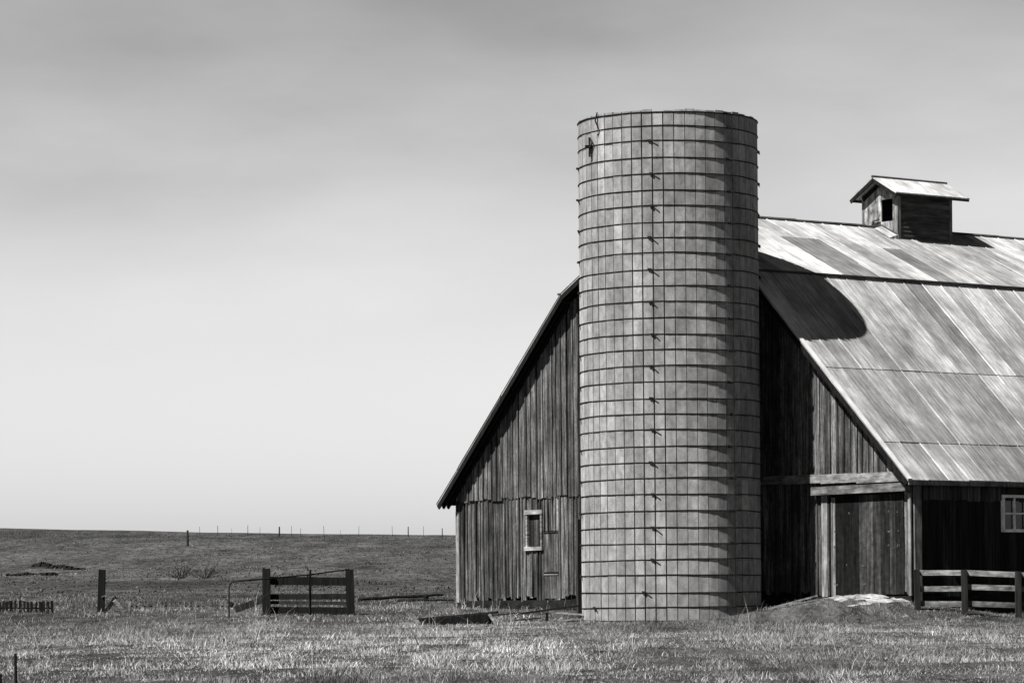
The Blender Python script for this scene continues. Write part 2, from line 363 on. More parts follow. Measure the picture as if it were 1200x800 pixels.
# break flashing, ridge cap, rake edge
mb = MB()
for s, sg in ((INS, 1), (WD - INS, -1)): mb.beam((-.02, s - .05 * sg, ZB + .035), (LEN, s - .05 * sg, ZB + .035), .13, .05, 1)
mb.build('break_flashing', M['ridge'], barn)
mb = MB()
for i in range(12):
    a = LEN / 12 * i; mb.tube([(a, WD / 2, ZR + .05 + U(-.01, .01)), (a + LEN / 12, WD / 2, ZR + .05 + U(-.01, .01))], .045, 6, U(.7, 1.3))
mb.build('ridge_cap', M['ridge'], barn)
pts = [(0, ZE), (INS, ZB), (WD / 2, ZR), (WD - INS, ZB), (WD, ZE)]
def rake(name, m, w0, h, lift, tone=1.0, t0=-.02, right_only=False):
    mb = MB()
    for (a, b) in (list(zip(pts[:-1], pts[1:]))[:2] if right_only else zip(pts[:-1], pts[1:])):
        dv = Vector((0, b[0] - a[0], b[1] - a[1])); n = Vector((0, -dv.z, dv.y)).normalized(); e = dv.normalized() * .02
        A = Vector((t0, a[0], a[1])) + n * lift; B = Vector((t0, b[0], b[1])) + n * lift
        x = Vector((w0, 0, 0)); 
        mb.hexa([A - n * h, A - n * h + x, B - n * h + x + e, B - n * h + e, A, A + x, B + x + e, B + e], tone)
    return mb.build(name, m, barn)
rake('rake_edge', M['roofedge'], .12, .03, .078, t0=-.03, right_only=True)
rake('rake_board', M['darkwood'], .04, .13, -.005, t0=.0)
mb = MB()                                       # roof deck boards and the rafter tails under it
for (a, b) in zip(pts[:-1], pts[1:]):
    dv = Vector((0, b[0] - a[0], b[1] - a[1])); n = Vector((0, -dv.z, dv.y)).normalized(); nb = max(2, int(dv.length / .24))
    for i in range(nb):
        A = Vector((.045, a[0], a[1])) + dv * (i / nb) - n * .004; B = Vector((.045, a[0], a[1])) + dv * ((i + 1) / nb - .006) - n * .004; x = Vector((LEN - .1, 0, 0))
        mb.hexa([A - n * .03, A - n * .03 + x, B - n * .03 + x, B - n * .03, A, A + x, B + x, B], U(.5, 2.2))
mb.build('roof_deck', M['darkwood'], barn)
mb = MB()
for (a, b) in zip(pts[:-1], pts[1:]):
    dv = Vector((0, b[0] - a[0], b[1] - a[1])); n = Vector((0, -dv.z, dv.y)).normalized()
    for tt in (.14, .30):
        A = Vector((tt, a[0], a[1])) - n * .04 + dv * .035; B = Vector((tt, b[0], b[1])) - n * .04; x = Vector((.05, 0, 0))
        mb.hexa([A - n * .1, A - n * .1 + x, B - n * .1 + x, B - n * .1, A, A + x, B + x, B], 1.6)
mb.build('lookout_rafter', M['darkwood'], barn)
mb = MB(); mb.box(.02, LEN, -.012, .016, ZE - .09, ZE + .01, 1.0); mb.build('eave_fascia', M['trim'], barn)
# sliding door and its beams
door = MB(); s = DOOR[0] - .02
for wdt, tone in ((.28, .5), (.22, 1.2), (.3, .55), (.26, 1.1), (.24, 1.9), (.27, 1.2), (.26, .3), (.28, .22), (.25, .3), (.30, .25)):
    door.box(OH - .03 + U(-.004, .004), OH + .02, s + .004, s + wdt - .006, .24, 2.62, tone); s += wdt
do = door.build('sliding_door', M['door'], barn)
for i in range(40):
    mb = MB(); ss = random.choice((2.0, 2.55, 3.0, 1.1, .8)) + U(-.06, .06); zz = random.choice((.5, .95, 1.4, 1.75, 2.2)) + U(-.03, .03)
    mb.box(OH - .042, OH - .031, ss - .016, ss + .016, zz - .02, zz + .02, U(.3, .7)); mb.build('nail_plate', M['trim'], do)
mb = MB(); mb.box(OH - .045, OH + .0, 3.30, 3.50, .2, 2.66, 1.6); mb.build('door_jamb', M['trim'], barn)
mb = MB(); mb.box(OH - .035, OH + .0, 3.02, 3.13, .2, 2.6, 1.5); mb.box(OH - .05, OH - .036, 3.10, 3.15, .2, 2.6, .8); mb.build('door_jamb', M['trim'], barn)
mb = MB(); p = OE
for e in (2.1, 3.4, 4.9, 6.6): mb.box(OH - .16, OH - .05, p + .004, e, 2.90 + .02 * p, 3.14 + .012 * p, U(.9, 1.4)); p = e
mb.build('track_board', M['pale_wood'], barn)
mb = MB(); mb.box(OH - .2, OH - .04, OE, 3.72, 2.67, 2.87, .75); mb.build('header_beam', M['pale_wood'], barn)
# small boarded window and the two hatch doors of the gable
win = MB(); a, b, c, e = WIN
win.box(OH - .05, OH + .03, a - .02, a + .05, c - .05, e + .04, .8); win.box(OH - .05, OH + .03, b - .05, b + .02, c, e, 1.5)
win.box(OH - .07, OH + .03, a - .06, b + .06, e - .02, e + .1, 1.6); win.box(OH - .08, OH + .03, a - .05, b + .06, c - .1, c, 1.6)
wf = win.build('window_frame', M['pale_wood'], barn)
mb = MB(); 
for i in range(3): mb.box(OH + .05, OH + .08, a + .05 + i * .2, a + .05 + i * .2 + .19, c, e, (.3, .5, .22)[i])
mb.build('shutter', M['wood'], wf)
for nm, (a, b, c, e) in (('lower_hatch', HATCH), ('upper_hatch', HATCHU)):
    mb = MB(); q = a + .01
    for i in range(3): mb.box(OH - .008, OH + .03, q, q + .2, c + .02, e - .02, U(.6, 1.6)); q += .212
    hh = mb.build(nm, M['wood'], barn)
    mb = MB(); mb.box(OH - .03, OH - .01, a + .02, b - .02, e - .06, e - .03, 1.0); mb.build('strap_hinge', M['pale_wood' if nm == 'lower_hatch' else 'iron'], hh)
# window of the long side
a, b, c, e = WIN2; s_ = OE
mb = MB(); mb.box(a - .07, a, s_ - .07, s_ + .02, c - .07, e + .07); mb.box(b, b + .07, s_ - .07, s_ + .02, c - .07, e + .07)
mb.box(a, b, s_ - .07, s_ + .02, e, e + .07); mb.box(a, b, s_ - .08, s_ + .02, c - .07, c)
mb.box((a + b) / 2 - .025, (a + b) / 2 + .025, s_ - .05, s_, c, e); mb.box(a, b, s_ - .045, s_ - .002, (c + e) / 2 - .02, (c + e) / 2 + .02)
wf = mb.build('window_frame', mat('painted_window_frame', .6, layers=(((5, 5, 5), 1, 4, .7, 1.15),)), barn)
mb = MB(); mb.box(a, b, s_ + .0, s_ + .008, c, e); mb.build('window_pane', M['glass'], wf)
# cupola
T0, T1, SC, HW = 8.02, 10.0, 9.6, .68; ZP, ZV, EW = 11.56, 11.06, .92
def cz(s): return ZP - (ZP - ZV) * abs(s - SC) / EW
cup = bpy.data.objects.new('cupola', None); scene.collection.objects.link(cup); cup.parent = barn; cup.location = (0, 0, 0)
mb = MB(); n_ = 7; ow = (9.12, 9.56, 10.38, 10.98)
edges = [SC - HW + i * 2 * HW / n_ for i in range(n_ + 1)]
for i in range(n_):
    a, b = edges[i], edges[i + 1]; tone = U(.7, 1.5)
    lo_, hi_ = a + .006, b
    cuts = [lo_] + [c for c in (ow[0], ow[1]) if lo_ < c < hi_] + [hi_]
    for p, q in zip(cuts[:-1], cuts[1:]):
        m_ = (p + q) / 2
        if ow[0] < m_ < ow[1]:
            mb.box(T0, T0 + .03, p, q, 9.5, ow[2], tone); mb.hexa([(T0, p, ow[3]), (T0 + .03, p, ow[3]), (T0 + .03, q, ow[3]), (T0, q, ow[3]), (T0, p, cz(p) - .02), (T0 + .03, p, cz(p) - .02), (T0 + .03, q, cz(q) - .02), (T0, q, cz(q) - .02)], tone)
        else:
            mb.hexa([(T0, p, 9.5), (T0 + .03, p, 9.5), (T0 + .03, q, 9.5), (T0, q, 9.5), (T0, p, cz(p) - .02), (T0 + .03, p, cz(p) - .02), (T0 + .03, q, cz(q) - .02), (T0, q, cz(q) - .02)], tone)
mb.build('cupola_front', mat('peeling_white_boards', .17, layers=(((9, 9, 1.2), 1, 4, .3, 1.7), ((4, 4, 3), 1.3, 5, .3, 1.6))), cup)
mb = MB()
for s0 in (SC - HW, SC + HW - .04):
    z = 9.5
    while z < cz(SC - HW) - .03:
        o = -.03 if s0 < SC else .03
        mb.hexa([(T0 + .05, s0 + o, z), (T1 - .05, s0 + o, z), (T1 - .05, s0 + o + .03, z), (T0 + .05, s0 + o + .03, z), (T0 + .05, s0, z + .12), (T1 - .05, s0, z + .12), (T1 - .05, s0 + .03, z + .12), (T0 + .05, s0 + .03, z + .12)], U(.5, 1.4)); z += .115
mb.box(T1 - .03, T1, SC - HW, SC + HW, 9.5, cz(SC - HW) - .02, 1.0)
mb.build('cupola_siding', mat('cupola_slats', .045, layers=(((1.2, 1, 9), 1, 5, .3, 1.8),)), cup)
for s0 in (SC - HW - .035, SC + HW - .03):
    mb = MB(); mb.box(T0 - .02, T0 + .09, s0, s0 + .07, 9.45, cz(SC - HW) - .02, 1.2); mb.build('cupola_corner_post', M['trim'], cup)
    mb = MB(); mb.box(T1 - .08, T1 + .02, s0, s0 + .07, 9.45, cz(SC - HW) - .02, .8); mb.build('cupola_corner_post', M['trim'], cup)
mb = MB(); mb.box(T0 + .05, T1 - .05, SC - HW + .05, SC + HW - .05, 9.9, 9.95); mb.build('cupola_floor', M['darkwood'], cup)
mb = MB()
for sg in (-1, 1):
    nb = 5
    for i in range(nb):
        a = 7.74 + (10.48 - 7.74) * i / nb; b = 7.74 + (10.48 - 7.74) * (i + 1) / nb - .006
        mb.hexa([(a, SC, ZP), (b, SC, ZP), (b, SC + sg * EW, ZV), (a, SC + sg * EW, ZV), (a, SC, ZP + .035), (b, SC, ZP + .035), (b, SC + sg * (EW + .02), ZV + .035), (a, SC + sg * (EW + .02), ZV + .035)] if sg > 0 else
                [(a, SC + sg * EW, ZV), (b, SC + sg * EW, ZV), (b, SC, ZP), (a, SC, ZP), (a, SC + sg * (EW + .02), ZV + .035), (b, SC + sg * (EW + .02), ZV + .035), (b, SC, ZP + .035), (a, SC, ZP + .035)], U(1.5, 1.7))
cr2 = mb.build('cupola_roof', M['roof'], cup)
mb = MB(); mb.tube([(7.72, SC, ZP + .05), (10.5, SC, ZP + .045)], .035, 6)
for sg in (-1, 1): mb.beam((7.76, SC + sg * (EW - .01), ZV - .03), (10.46, SC + sg * (EW - .01), ZV - .03), .03, .06, .8)
mb.build('cupola_ridge_cap', M['ridge'], cup)
mb = MB()
for sg in (-1, 1):
    mb.beam((7.77, SC, ZP - .05), (7.77, SC + sg * EW, ZV - .05), .04, .1, 1.5)
    mb.beam((T0 - .012, SC, ZP - .13), (T0 - .012, SC + sg * HW, ZP - .13 - .37), .02, .12, 1.0)
mb.build('cupola_rake', M['darkwood'], cup)
mb = MB()                                       # loose flashing at the foot of the cupola
sb = SC - HW
def rz(s, k=.0): return roofz(s) + k
mb.hexa([(T0 - .32, sb - .05, rz(sb - .05, .05)), (T0 + .0, sb - .05, rz(sb - .05, .05)), (T0 + .0, SC - .12, rz(SC - .12, .05)), (T0 - .32, SC - .12, rz(SC - .12, .05)),
         (T0 - .32, sb - .05, rz(sb - .05, .07)), (T0 - .02, sb - .05, rz(sb - .05, .16)), (T0 - .02, SC - .12, rz(SC - .12, .16)), (T0 - .32, SC - .12, rz(SC - .12, .07))], 1.5)
mb.beam((T0 - .06, SC + .28, 10.25), (T0 - .06, SC + .22, 10.42), .04, .05, .12); mb.beam((T0 - .06, SC + .24, 10.42), (T0 - .08, SC - .02, 10.45), .05, .04, .2); mb.beam((T0 - .06, SC - .0, 10.32), (T0 - .05, sb - .02, 9.98), .04, .05, .15)
mb.build('cupola_flashing', M['roof'], cup)

# ------------------------------------------------------------------ silo
SD = 81.2; sc_ = at(787, 711, SD); SX, SY = sc_.x, SD
SR = 105 / F * SD; SF = SD - SR
rows = [130, 146.7, 164.2, 184, 203, 222, 240.7, 259.2, 277.5, 296.2, 315, 333.2, 353.2, 371.7, 391.2, 409.2, 428.5, 446.5, 466, 484.5, 502.8, 522.4, 541.2, 559.4, 578.4, 598, 617.5, 635.7, 655, 673.2, 693.2, 711.2, 726.2]
hz = [at(787, r, SF).z for r in rows]
STOP = at(787, 127.6, SF).z
silo = thing('silo', 'tall round concrete stave silo ringed with dark iron hoops in front of the barn', 'silo', (SX, SY, -.5))
NST = 53; mb = MB(); da = 2 * math.pi / NST; H0 = -.8
colt = [U(.93, 1.07) for _ in range(NST)]
for k in range(NST):
    a0 = k * da + .02; a1 = a0 + da; g = random.choice((.006, .009, .012, .016))
    c0, c1 = a0 + g / SR, a1 - g / SR
    top = STOP - .03 + random.choice((0, .02, .04))
    js = [top] + [z - .03 for i, z in enumerate(hz) if (i + k) % 2 == 0 and z < top - .2] + [H0]
    for z1, z0 in zip(js[:-1], js[1:]):
        if z1 - z0 < .05: continue
        zz = z1 - .004; mid = None
        parts_ = [(z0 + .004, zz)]
        if zz - z0 > .5: m_ = (z0 + zz) / 2; parts_ = [(z0 + .004, m_), (m_, zz)]
        bt = colt[k] * U(.82, 1.14); 
        if random.random() < .05: bt *= 1.18
        if random.random() < .06: bt *= .84
        for (p, q) in parts_:
            t_ = bt * U(.96, 1.04); ri, ro = SR - .075, SR + U(-.003, .003)
            P = lambda r, a, z: (r * math.sin(a), -r * math.cos(a), z + .5)
            mb.hexa([P(ri, c0, p), P(ri, c1, p), P(ro, c1, p), P(ro, c0, p), P(ri, c0, q), P(ri, c1, q), P(ro, c1, q), P(ro, c0, q)], t_)
mb.build('silo_wall', M['stave'], silo)
mb = MB(); n = 106                             # mortar shell behind the staves
for i in range(n):
    a0, a1 = i * 2 * math.pi / n, (i + 1) * 2 * math.pi / n
    P = lambda r, a, z: (r * math.sin(a), -r * math.cos(a), z + .5)
    ro, ri = SR - .028, SR - .07
    mb.hexa([P(ri, a0, H0), P(ri, a1, H0), P(ro, a1, H0), P(ro, a0, H0), P(ri, a0, STOP - .08), P(ri, a1, STOP - .08), P(ro, a1, STOP - .08), P(ro, a0, STOP - .08)])
mb.build('mortar_joints', M['mortar'], silo)
for i, z in enumerate(hz):
    mb = MB(); ph = U(0, 6); hw = random.choice((.0, .004, .012, .018))
    pp = [((SR + .003 + .002 * math.sin(3 * a + ph)) * math.sin(a), -(SR + .003 + .002 * math.sin(3 * a + ph)) * math.cos(a), z + .5 + hw * math.sin(a + ph * 2) + .006 * math.sin(2 * a + ph) + .003 * math.sin(9 * a + ph)) for a in [2 * math.pi * q / 106 for q in range(106)]]
    mb.tube(pp, .0145 if i else .02, 6, 1, closed=True)
    hp = mb.build('hoop', M['iron'], silo)
    if i == 0: ang = [36]
    elif i == 1: ang = [38]
    elif i % 2 == 0: ang = [-13.5, 92]
    else: ang = [37.5, -84]
    if i == 30: ang = [-20]
    if i == 31: ang = [-60]
    if i == 32: ang = []
    for an in ang:
        an = R_(an + U(-1, 1)); er = Vector((math.sin(an), -math.cos(an), 0)); et = Vector((math.cos(an), math.sin(an), 0))
        c = er * (SR + .03) + Vector((0, 0, z + .5))
        mb = MB()
        mb.beam(c - et * .06 + Vector((0, 0, .012)), c + et * .04 - Vector((0, 0, .01)), .035, .04)
        mb.beam(c - er * .02, c + er * U(.02, .05), .03, .05)
        mb.beam(c + et * .02, c + et * U(.1, .15) + er * U(.02, .05) - Vector((0, 0, .035)), .02, .02)
        mb.build('hoop_lug', M['iron'], hp)
# hanging pulley bracket near the rim
an = R_(-59); er = Vector((math.sin(an), -math.cos(an), 0)); et = Vector((math.cos(an), math.sin(an), 0)); mb = MB(); zb = hz[2] + .5
b0 = er * (SR + .07) + Vector((0, 0, zb))
mb.beam(b0 + Vector((0, 0, .22)), b0 - Vector((0, 0, .24)), .05, .05); mb.beam(b0 + Vector((0, 0, .02)) - et * .16, b0 + Vector((0, 0, .0)) + et * .06, .07, .07)
mb.beam(b0 - er * .05, b0 + er * .12, .05, .06)
mb.tube([b0 + Vector((0, 0, .22)), b0 + et * .12 + Vector((0, 0, .1)), b0 + et * .05 - Vector((0, 0, .02))], .014)
e2 = R_(-52); q = Vector((math.sin(e2), -math.cos(e2), 0)) * (SR + .035)
mb.tube([q + Vector((0, 0, STOP + .55)), q + Vector((-.05, 0, STOP + .35)), q + Vector((.03, 0, STOP + .15)), q + Vector((.05, 0, hz[1] + .45)), q + Vector((.0, 0, hz[1] + .38))], [.018, .02, .014, .022, .012])
mb.build('hanging_bracket', M['iron'], silo)

# ------------------------------------------------------------------ timber and fences near the barn
def free(name, mbd, m, label, cat, loc, group=None):
    o = mbd.build(name, m, None, off=loc); return tag(o, label, cat, group)
# post between the barn wall and the silo
p = at(679.5, 716, 83.5); b = at(679.5, 608, 83.5); zg = h1(p.x, p.y)
mb = MB(); mb.box(p.x - .035, p.x + .075, p.y - .05, p.y + .05, zg - .2, b.z, .6); mb.box(p.x - .075, p.x - .037, p.y - .06, p.y + .04, zg - .2, b.z + .02, 5.5)
free('post', mb, M['darkwood'], 'dark upright plank with a pale edge between barn wall and silo', 'post', (p.x, p.y, zg))
# rail fence by the long side
rf = thing('rail_fence', 'weathered three rail fence before the shaded barn side wall at right', 'fence', tuple(gx_at(1077, 77.4)))
fo = rf.location
fp = []
for px, y0, y1, Y in ((1075.5, 667, 706, 77.5), (1131, 667, 722, 77.3), (1193, 669, 726, 77.1), (1256, 671, 728, 76.9), (1318, 673, 730, 76.7)):
    a = at(px, y0, Y); mb = MB(); g = h1(a.x, a.y)
    mb.beam((a.x, a.y, g - .3), (a.x + (.03 if px > 1150 else 0) - .03, a.y, a.z), .14, .13, U(1.4, 2.2), taper=.92)
    mb.build('fence_post', M['darkwood'], rf, off=fo); fp.append(a)
for i in range(len(fp) - 1):
    a, b = fp[i], fp[i + 1]
    for dz, hh, tn_ in ((-.075, .125, 1.3), (-.44 if i == 0 else -.40, .13, 1.1), (-.80 if i == 0 else -.78, .13, 1.0 if i == 0 else .7)):
        mb = MB(); mb.beam((a.x - .05, a.y + .09, a.z + dz + U(-.01, .01)), (b.x + .05, b.y + .09, b.z + dz + U(-.01, .01)), .04, hh * U(.9, 1.05), tn_ * U(.9, 1.15))
        mb.build('fence_rail', M['rail'], rf, off=fo)
# wooden plank panel behind the tube gate
YG = 88.0
o_ = gx_at(360, YG); pf = thing('plank_fence', 'dark old plank fence panel between two thick posts behind the tube gate', 'fence', tuple(o_))
for px, pt, wd in ((312, 666, .21), (409.5, 667, .22)):
    a = at(px, pt, YG); g = h1(a.x, a.y); mb = MB(); mb.beam((a.x + (.03 if px > 350 else 0), a.y, g - .25), (a.x, a.y, a.z), wd, wd * .9, 1.0, taper=.95)
    mb.build('fence_post', M['darkwood'], pf, off=o_)
for y0, y1, hh, tn_ in ((680, 681, .22, 1.0), (699, 698.5, .15, 1.6), (705.5, 706.5, .09, 3.0), (714.5, 715, .18, 1.0)):
    a = at(316, y0, YG + .12); b = at(406, y1, YG + .12); mb = MB(); mb.beam(a, b, .05, hh, tn_); mb.build('plank', M['darkwood'], pf, off=o_)
mb = MB(); mb.beam(at(276, 714, YG + .3), at(309, 702, YG + .2), .06, .17, 1.8); mb.build('brace', M['darkwood'], pf, off=o_)
# tube gate
YT = 84.5; o_ = gx_at(340, YT); tg = thing('tube_gate', 'thin bent steel tube gate leaning on the dark plank fence', 'gate', tuple(o_))
mb = MB(); g = at(268.5, 727, YT)
arc = [at(268.5, 729, YT), at(268.3, 700, YT), at(268.5, 688, YT), at(270, 683.5, YT), at(274, 681, YT), at(280, 680.3, YT), at(312, 677.8, YT + .6), at(363, 673, YT + 1.6), at(409, 666.6, YT + 2.6)]
mb.tube(arc, .019, 8, 1.0); mb.build('gate_frame', M['steel'], tg, off=o_)
mb = MB(); mb.tube([at(316.5, 726, YT + .7), at(316.5, 677.5, YT + .7)], .014, 6); mb.build('upright', M['steel'], tg, off=o_)
mb = MB(); mb.tube([at(363.5, 720, YT + 1.6), at(363.5, 667, YT + 1.6)], .034, 6); mb.build('upright', M['steel'], tg, off=o_)
mb = MB(); mb.beam(at(269, 707, YT) , at(272.5, 709, YT - .03), .1, .12); mb.build('latch', M['steel'], tg, off=o_)
# lone post at left
YP = 92; a = at(119, 667, YP); g = gx_at(118, YP); lp = thing('wood_post', 'thick dark lone gate post with boards leaning at its foot', 'post', tuple(g))
mb = MB(); mb.beam((g.x - .01, g.y, g.z - .3), (a.x + .02, a.y, a.z), .19, .18, .9, taper=.95); mb.build('post_shaft', M['darkwood'], lp, off=g)
mb = MB(); mb.beam(at(119, 699, YP - .12), at(127, 696, YP - .12), .03, .03, 9); mb.build('insulator', M['darkwood'], lp, off=g)
for (x0, y0, x1, y1, m_, tn_, lab) in ((124, 716, 136, 699, 'darkwood', 1.6, 'dark broken board leaning beside the lone post'), (134, 703, 145, 717, 'rail', 1.9, 'pale broken board propped against the dark one by the lone post')):
    mb = MB(); A = at(x0, y0, YP - .6); B = at(x1, y1, YP - .5); mb.beam(A, B, .05, .11, tn_)
    lo = B if y1 > y0 else A; free('loose_board', mb, M[m_], lab, 'board', (lo.x, lo.y, h1(lo.x, lo.y)))
# low picket fences half sunk in the grass
def pickets(name, label, x0, x1, step, ytop, ybot, Y, m, lo, hi, wmin=.05, wmax=.12, skip=.1):
    o_ = gx_at((x0 + x1) / 2, Y); t = thing(name, label, 'fence', tuple(o_)); x = x0
    while x < x1:
        if random.random() > skip:
            a = at(x, ytop + U(-1.0, 1.2), Y); b = at(x + U(-.5, .5), ybot, Y); b.z = min(b.z, h1(b.x, b.y) - .05)
            mb = MB(); mb.beam(b, a, U(wmin, wmax), .03, U(lo, hi)); mb.build('picket', M[m], t, off=o_)
        x += step * U(.75, 1.25)
    mb = MB(); mb.beam(at(x0 - 1, ybot - 2, Y + .05), at(x1, ybot - 2, Y + .05), .03, .04, (lo + hi) / 2.5); mb.build('picket_rail', M[m], t, off=o_)
pickets('picket_fence', 'row of short dark pickets sunk in grass at far left', -30, 62, 4.6, 704, 714, 92, 'darkwood', .6, 1.2, .05, .085)
pickets('picket_fence', 'faint row of pale weathered short pickets between the lone post and the tube gate', 152, 264, 7.5, 703, 712, 96, 'rail', .45, 1.3, .03, .07, .25)
# near steel stakes at bottom left
for px, yt, lab in ((18, 765, 'taller thin black stake in the grass at the lower left corner'), (.5, 789, 'shorter black stake cut by the left edge of the photo')):
    Y = 38.5; a = at(px, yt, Y); g = h1(a.x, a.y); mb = MB(); mb.beam((a.x + .004, a.y, g - .2), (a.x, a.y, a.z), .03, .03); mb.beam((a.x + .004, a.y - .02, g - .2), (a.x, a.y - .02, a.z), .012, .03)
    free('fence_stake', mb, M['iron'], lab, 'stake', (a.x, a.y, g), 'steel stakes in the foreground grass')
# fallen rail resting on two stubs
def log(x0, y0, x1, y1, Y, r, m, tn_, label, name='fallen_rail'):
    mb = MB(); A, B = at(x0, y0, Y), at(x1, y1, Y); n = 8
    pts_ = [A.lerp(B, i / n) + Vector((0, 0, U(-.012, .012))) for i in range(n + 1)]
    mb.tube(pts_, [r * U(.85, 1.1) for _ in pts_], 7, tn_); g = h1(A.x, A.y)
    return free(name, mb, M[m], label, 'rail', (A.x, A.y, g))
log(424, 701.5, 520, 696.3, 109, .05, 'darkwood', 1.2, 'long dark fallen rail lying from the plank fence towards the barn')
log(466, 703.5, 533, 702.6, 104, .032, 'darkwood', 1.2, 'thin dark fallen rail in grass left of the barn corner')
for x, y, lab in ((421, 703, 'dark wooden stub under the left end of the long fallen rail'), (498.5, 698.5, 'dark wooden stub under the right part of the long fallen rail')):
    a = at(x, y - 2, 108.8); g = h1(a.x, a.y); mb = MB(); mb.tube([(a.x, a.y, g - .1), (a.x + .01, a.y, a.z - .04), (a.x, a.y, a.z + .02)], [.07, .08, .05], 8); free('wood_stub', mb, M['darkwood'], lab, 'stump', (a.x, a.y, g))
# overturned trough
YQ = 78.5; o_ = gx_at(540, YQ); tr = thing('feed_trough', 'dark overturned wooden feed trough in the grass before the barn', 'trough', tuple(o_))
A, B = at(488, 725.5, YQ), at(583, 717, YQ - .2)
mb = MB(); mb.beam(A, B, .5, .05, 1.4); mb.build('trough_base', M['darkwood'], tr, off=o_)
dn = Vector((0, 0, -.16))
mb = MB(); mb.beam(A + dn * .9 + Vector((.05, -.24, 0)), B + dn + Vector((-.2, -.24, 0)), .03, .24, .8); mb.build('trough_side', M['darkwood'], tr, off=o_)
mb = MB(); mb.beam(A + dn * .8 + Vector((.05, .24, 0)), B + dn + Vector((-.1, .24, 0)), .03, .22, .8); mb.build('trough_side', M['darkwood'], tr, off=o_)
for (x0, y0, x1, y1) in ((573, 719, 580, 729), (483, 719, 492, 731)):
    mb = MB(); mb.beam(at(x0, y0, YQ - .45), at(x1, y1, YQ - .45), .05, .07, 1.6); mb.build('end_cleat', M['rail'], tr, off=o_)
# broken plank bench by the silo
YB = 81.0; o_ = gx_at(650, YB); bn = thing('plank_bench', 'low broken plank bench leaning beside the silo foot', 'bench', tuple(o_))
mb = MB(); mb.beam(at(611, 718.5, YB + .2), at(678, 709.5, YB + .2), .3, .05, 1.2); mb.build('bench_plank', M['darkwood'], bn, off=o_)
mb = MB(); mb.beam(at(650, 717.5, YB - .1), at(688, 720, YB - .1), .2, .04, 1.6); mb.build('bench_plank', M['rail'], bn, off=o_)
for x, y0, y1, wv in ((641, 717, 729, .07), (688, 716, 730, .09)):
    mb = MB(); mb.beam(at(x, y1, YB - .15), at(x, y0, YB - .15), wv, .07, 1.0); mb.build('leg', M['darkwood'], bn, off=o_)
for (x0, y0, x1, y1, Y, w_, tn_, mt, lab) in ((596, 722, 634, 719.5, 80.2, .22, 1.3, 'darkwood', 'short dark plank lying in grass between trough and plank bench'), (560, 712, 606, 710.5, 84, .16, 1.5, 'darkwood', 'thin dark plank lying behind the feed trough under the barn wall'),
        (655, 726, 682, 724, 79.6, .12, 1.2, 'rail', 'pale grey broken plank in grass at the silo foot'), (900, 716, 958, 711, 79.0, .1, 1.3, 'rail', 'long pale stick lying in grass right of the silo foot')):
    A, B = at(x0, y0, Y), at(x1, y1, Y); A.z = h1(A.x, A.y) + .06; B.z = h1(B.x, B.y) + .12
    mb = MB(); mb.beam(A, B, w_, .035, tn_); free('loose_plank', mb, M[mt], lab, 'plank', (A.x, A.y, A.z - .06))
# pale ramp before the sliding door
mb = MB(); NS, NT_ = 26, 10; base = len(mb.v)
for i in range(NS + 1):
    for j in range(NT_ + 1):
        s = .15 + 3.5 * i / NS; t = .42 - 1.25 * j / NT_ * (1.25 + .4 * math.sin(s * 1.3 + 1))
        X = CX + s * gx + t * lx; Y = CY + s * gy + t * ly
        ed = min(i, NS - i) / 3; ed = min(1, ed, (NT_ - j) / 2.5)
        z = h1(X, Y) - .05 + (.06 + .03 * math.sin(s * 4 + j) * math.sin(j * 1.1) + U(-.035, .035)) * max(0, ed)
        mb.v.append((X, Y, z))
for i in range(NS):
    for j in range(NT_):
        q = i * (NT_ + 1) + j; mb.f.append([q, q + 1, q + NT_ + 2, q + NT_ + 1]); mb.t.append(U(.9, 1.1))
rp = mb.build('dirt_ramp', M['dirt'], None, off=(RX, RY, 0), smooth=True); struct(rp)

# ------------------------------------------------------------------ hillside: eroded bank, bare shrubs, ridge fence
mb = MB()  # bank lumps, coloured near-black for the shade of the undercut
for (x0, x1, y, hh, Y) in ((40, 62, 650, .22, 262), (58, 84, 651.5, .16, 258), (76, 100, 654, .10, 254), (20, 44, 667, .12, 225), (48, 68, 661, .12, 236), (50, 66, 669, .12, 222), (4, 26, 670, .08, 220)):
    n = 14; Yq = Y
    for k in range(60, 0, -1): pass
    for i in range(n):
        u = (i + .5) / n; px = x0 + (x1 - x0) * u; X = at(px, y, Yq).x; g = h1(X, Yq); w_ = (x1 - x0) / F * Yq / n
        hh_ = hh * (.5 + .8 * math.sin(math.pi * u)) * U(.7, 1.2); dy = U(-.5, .5)
        mb.hexa([(X - w_ * .6, Yq + dy - 2.5, g - .2), (X + w_ * .6, Yq + dy - 2.5, g - .2), (X + w_ * .6, Yq + dy + 1, g - .2), (X - w_ * .6, Yq + dy + 1, g - .2),
                 (X - w_ * .6, Yq + dy - .8, g + hh_), (X + w_ * .6, Yq + dy - .8, g + hh_ * U(.7, 1.2)), (X + w_ * .6, Yq + dy + .6, g + hh_), (X - w_ * .6, Yq + dy + .6, g + hh_)], U(.8, 1.3))
bk = mb.build('eroded_bank', M['earth_shade'], None); struct(bk)
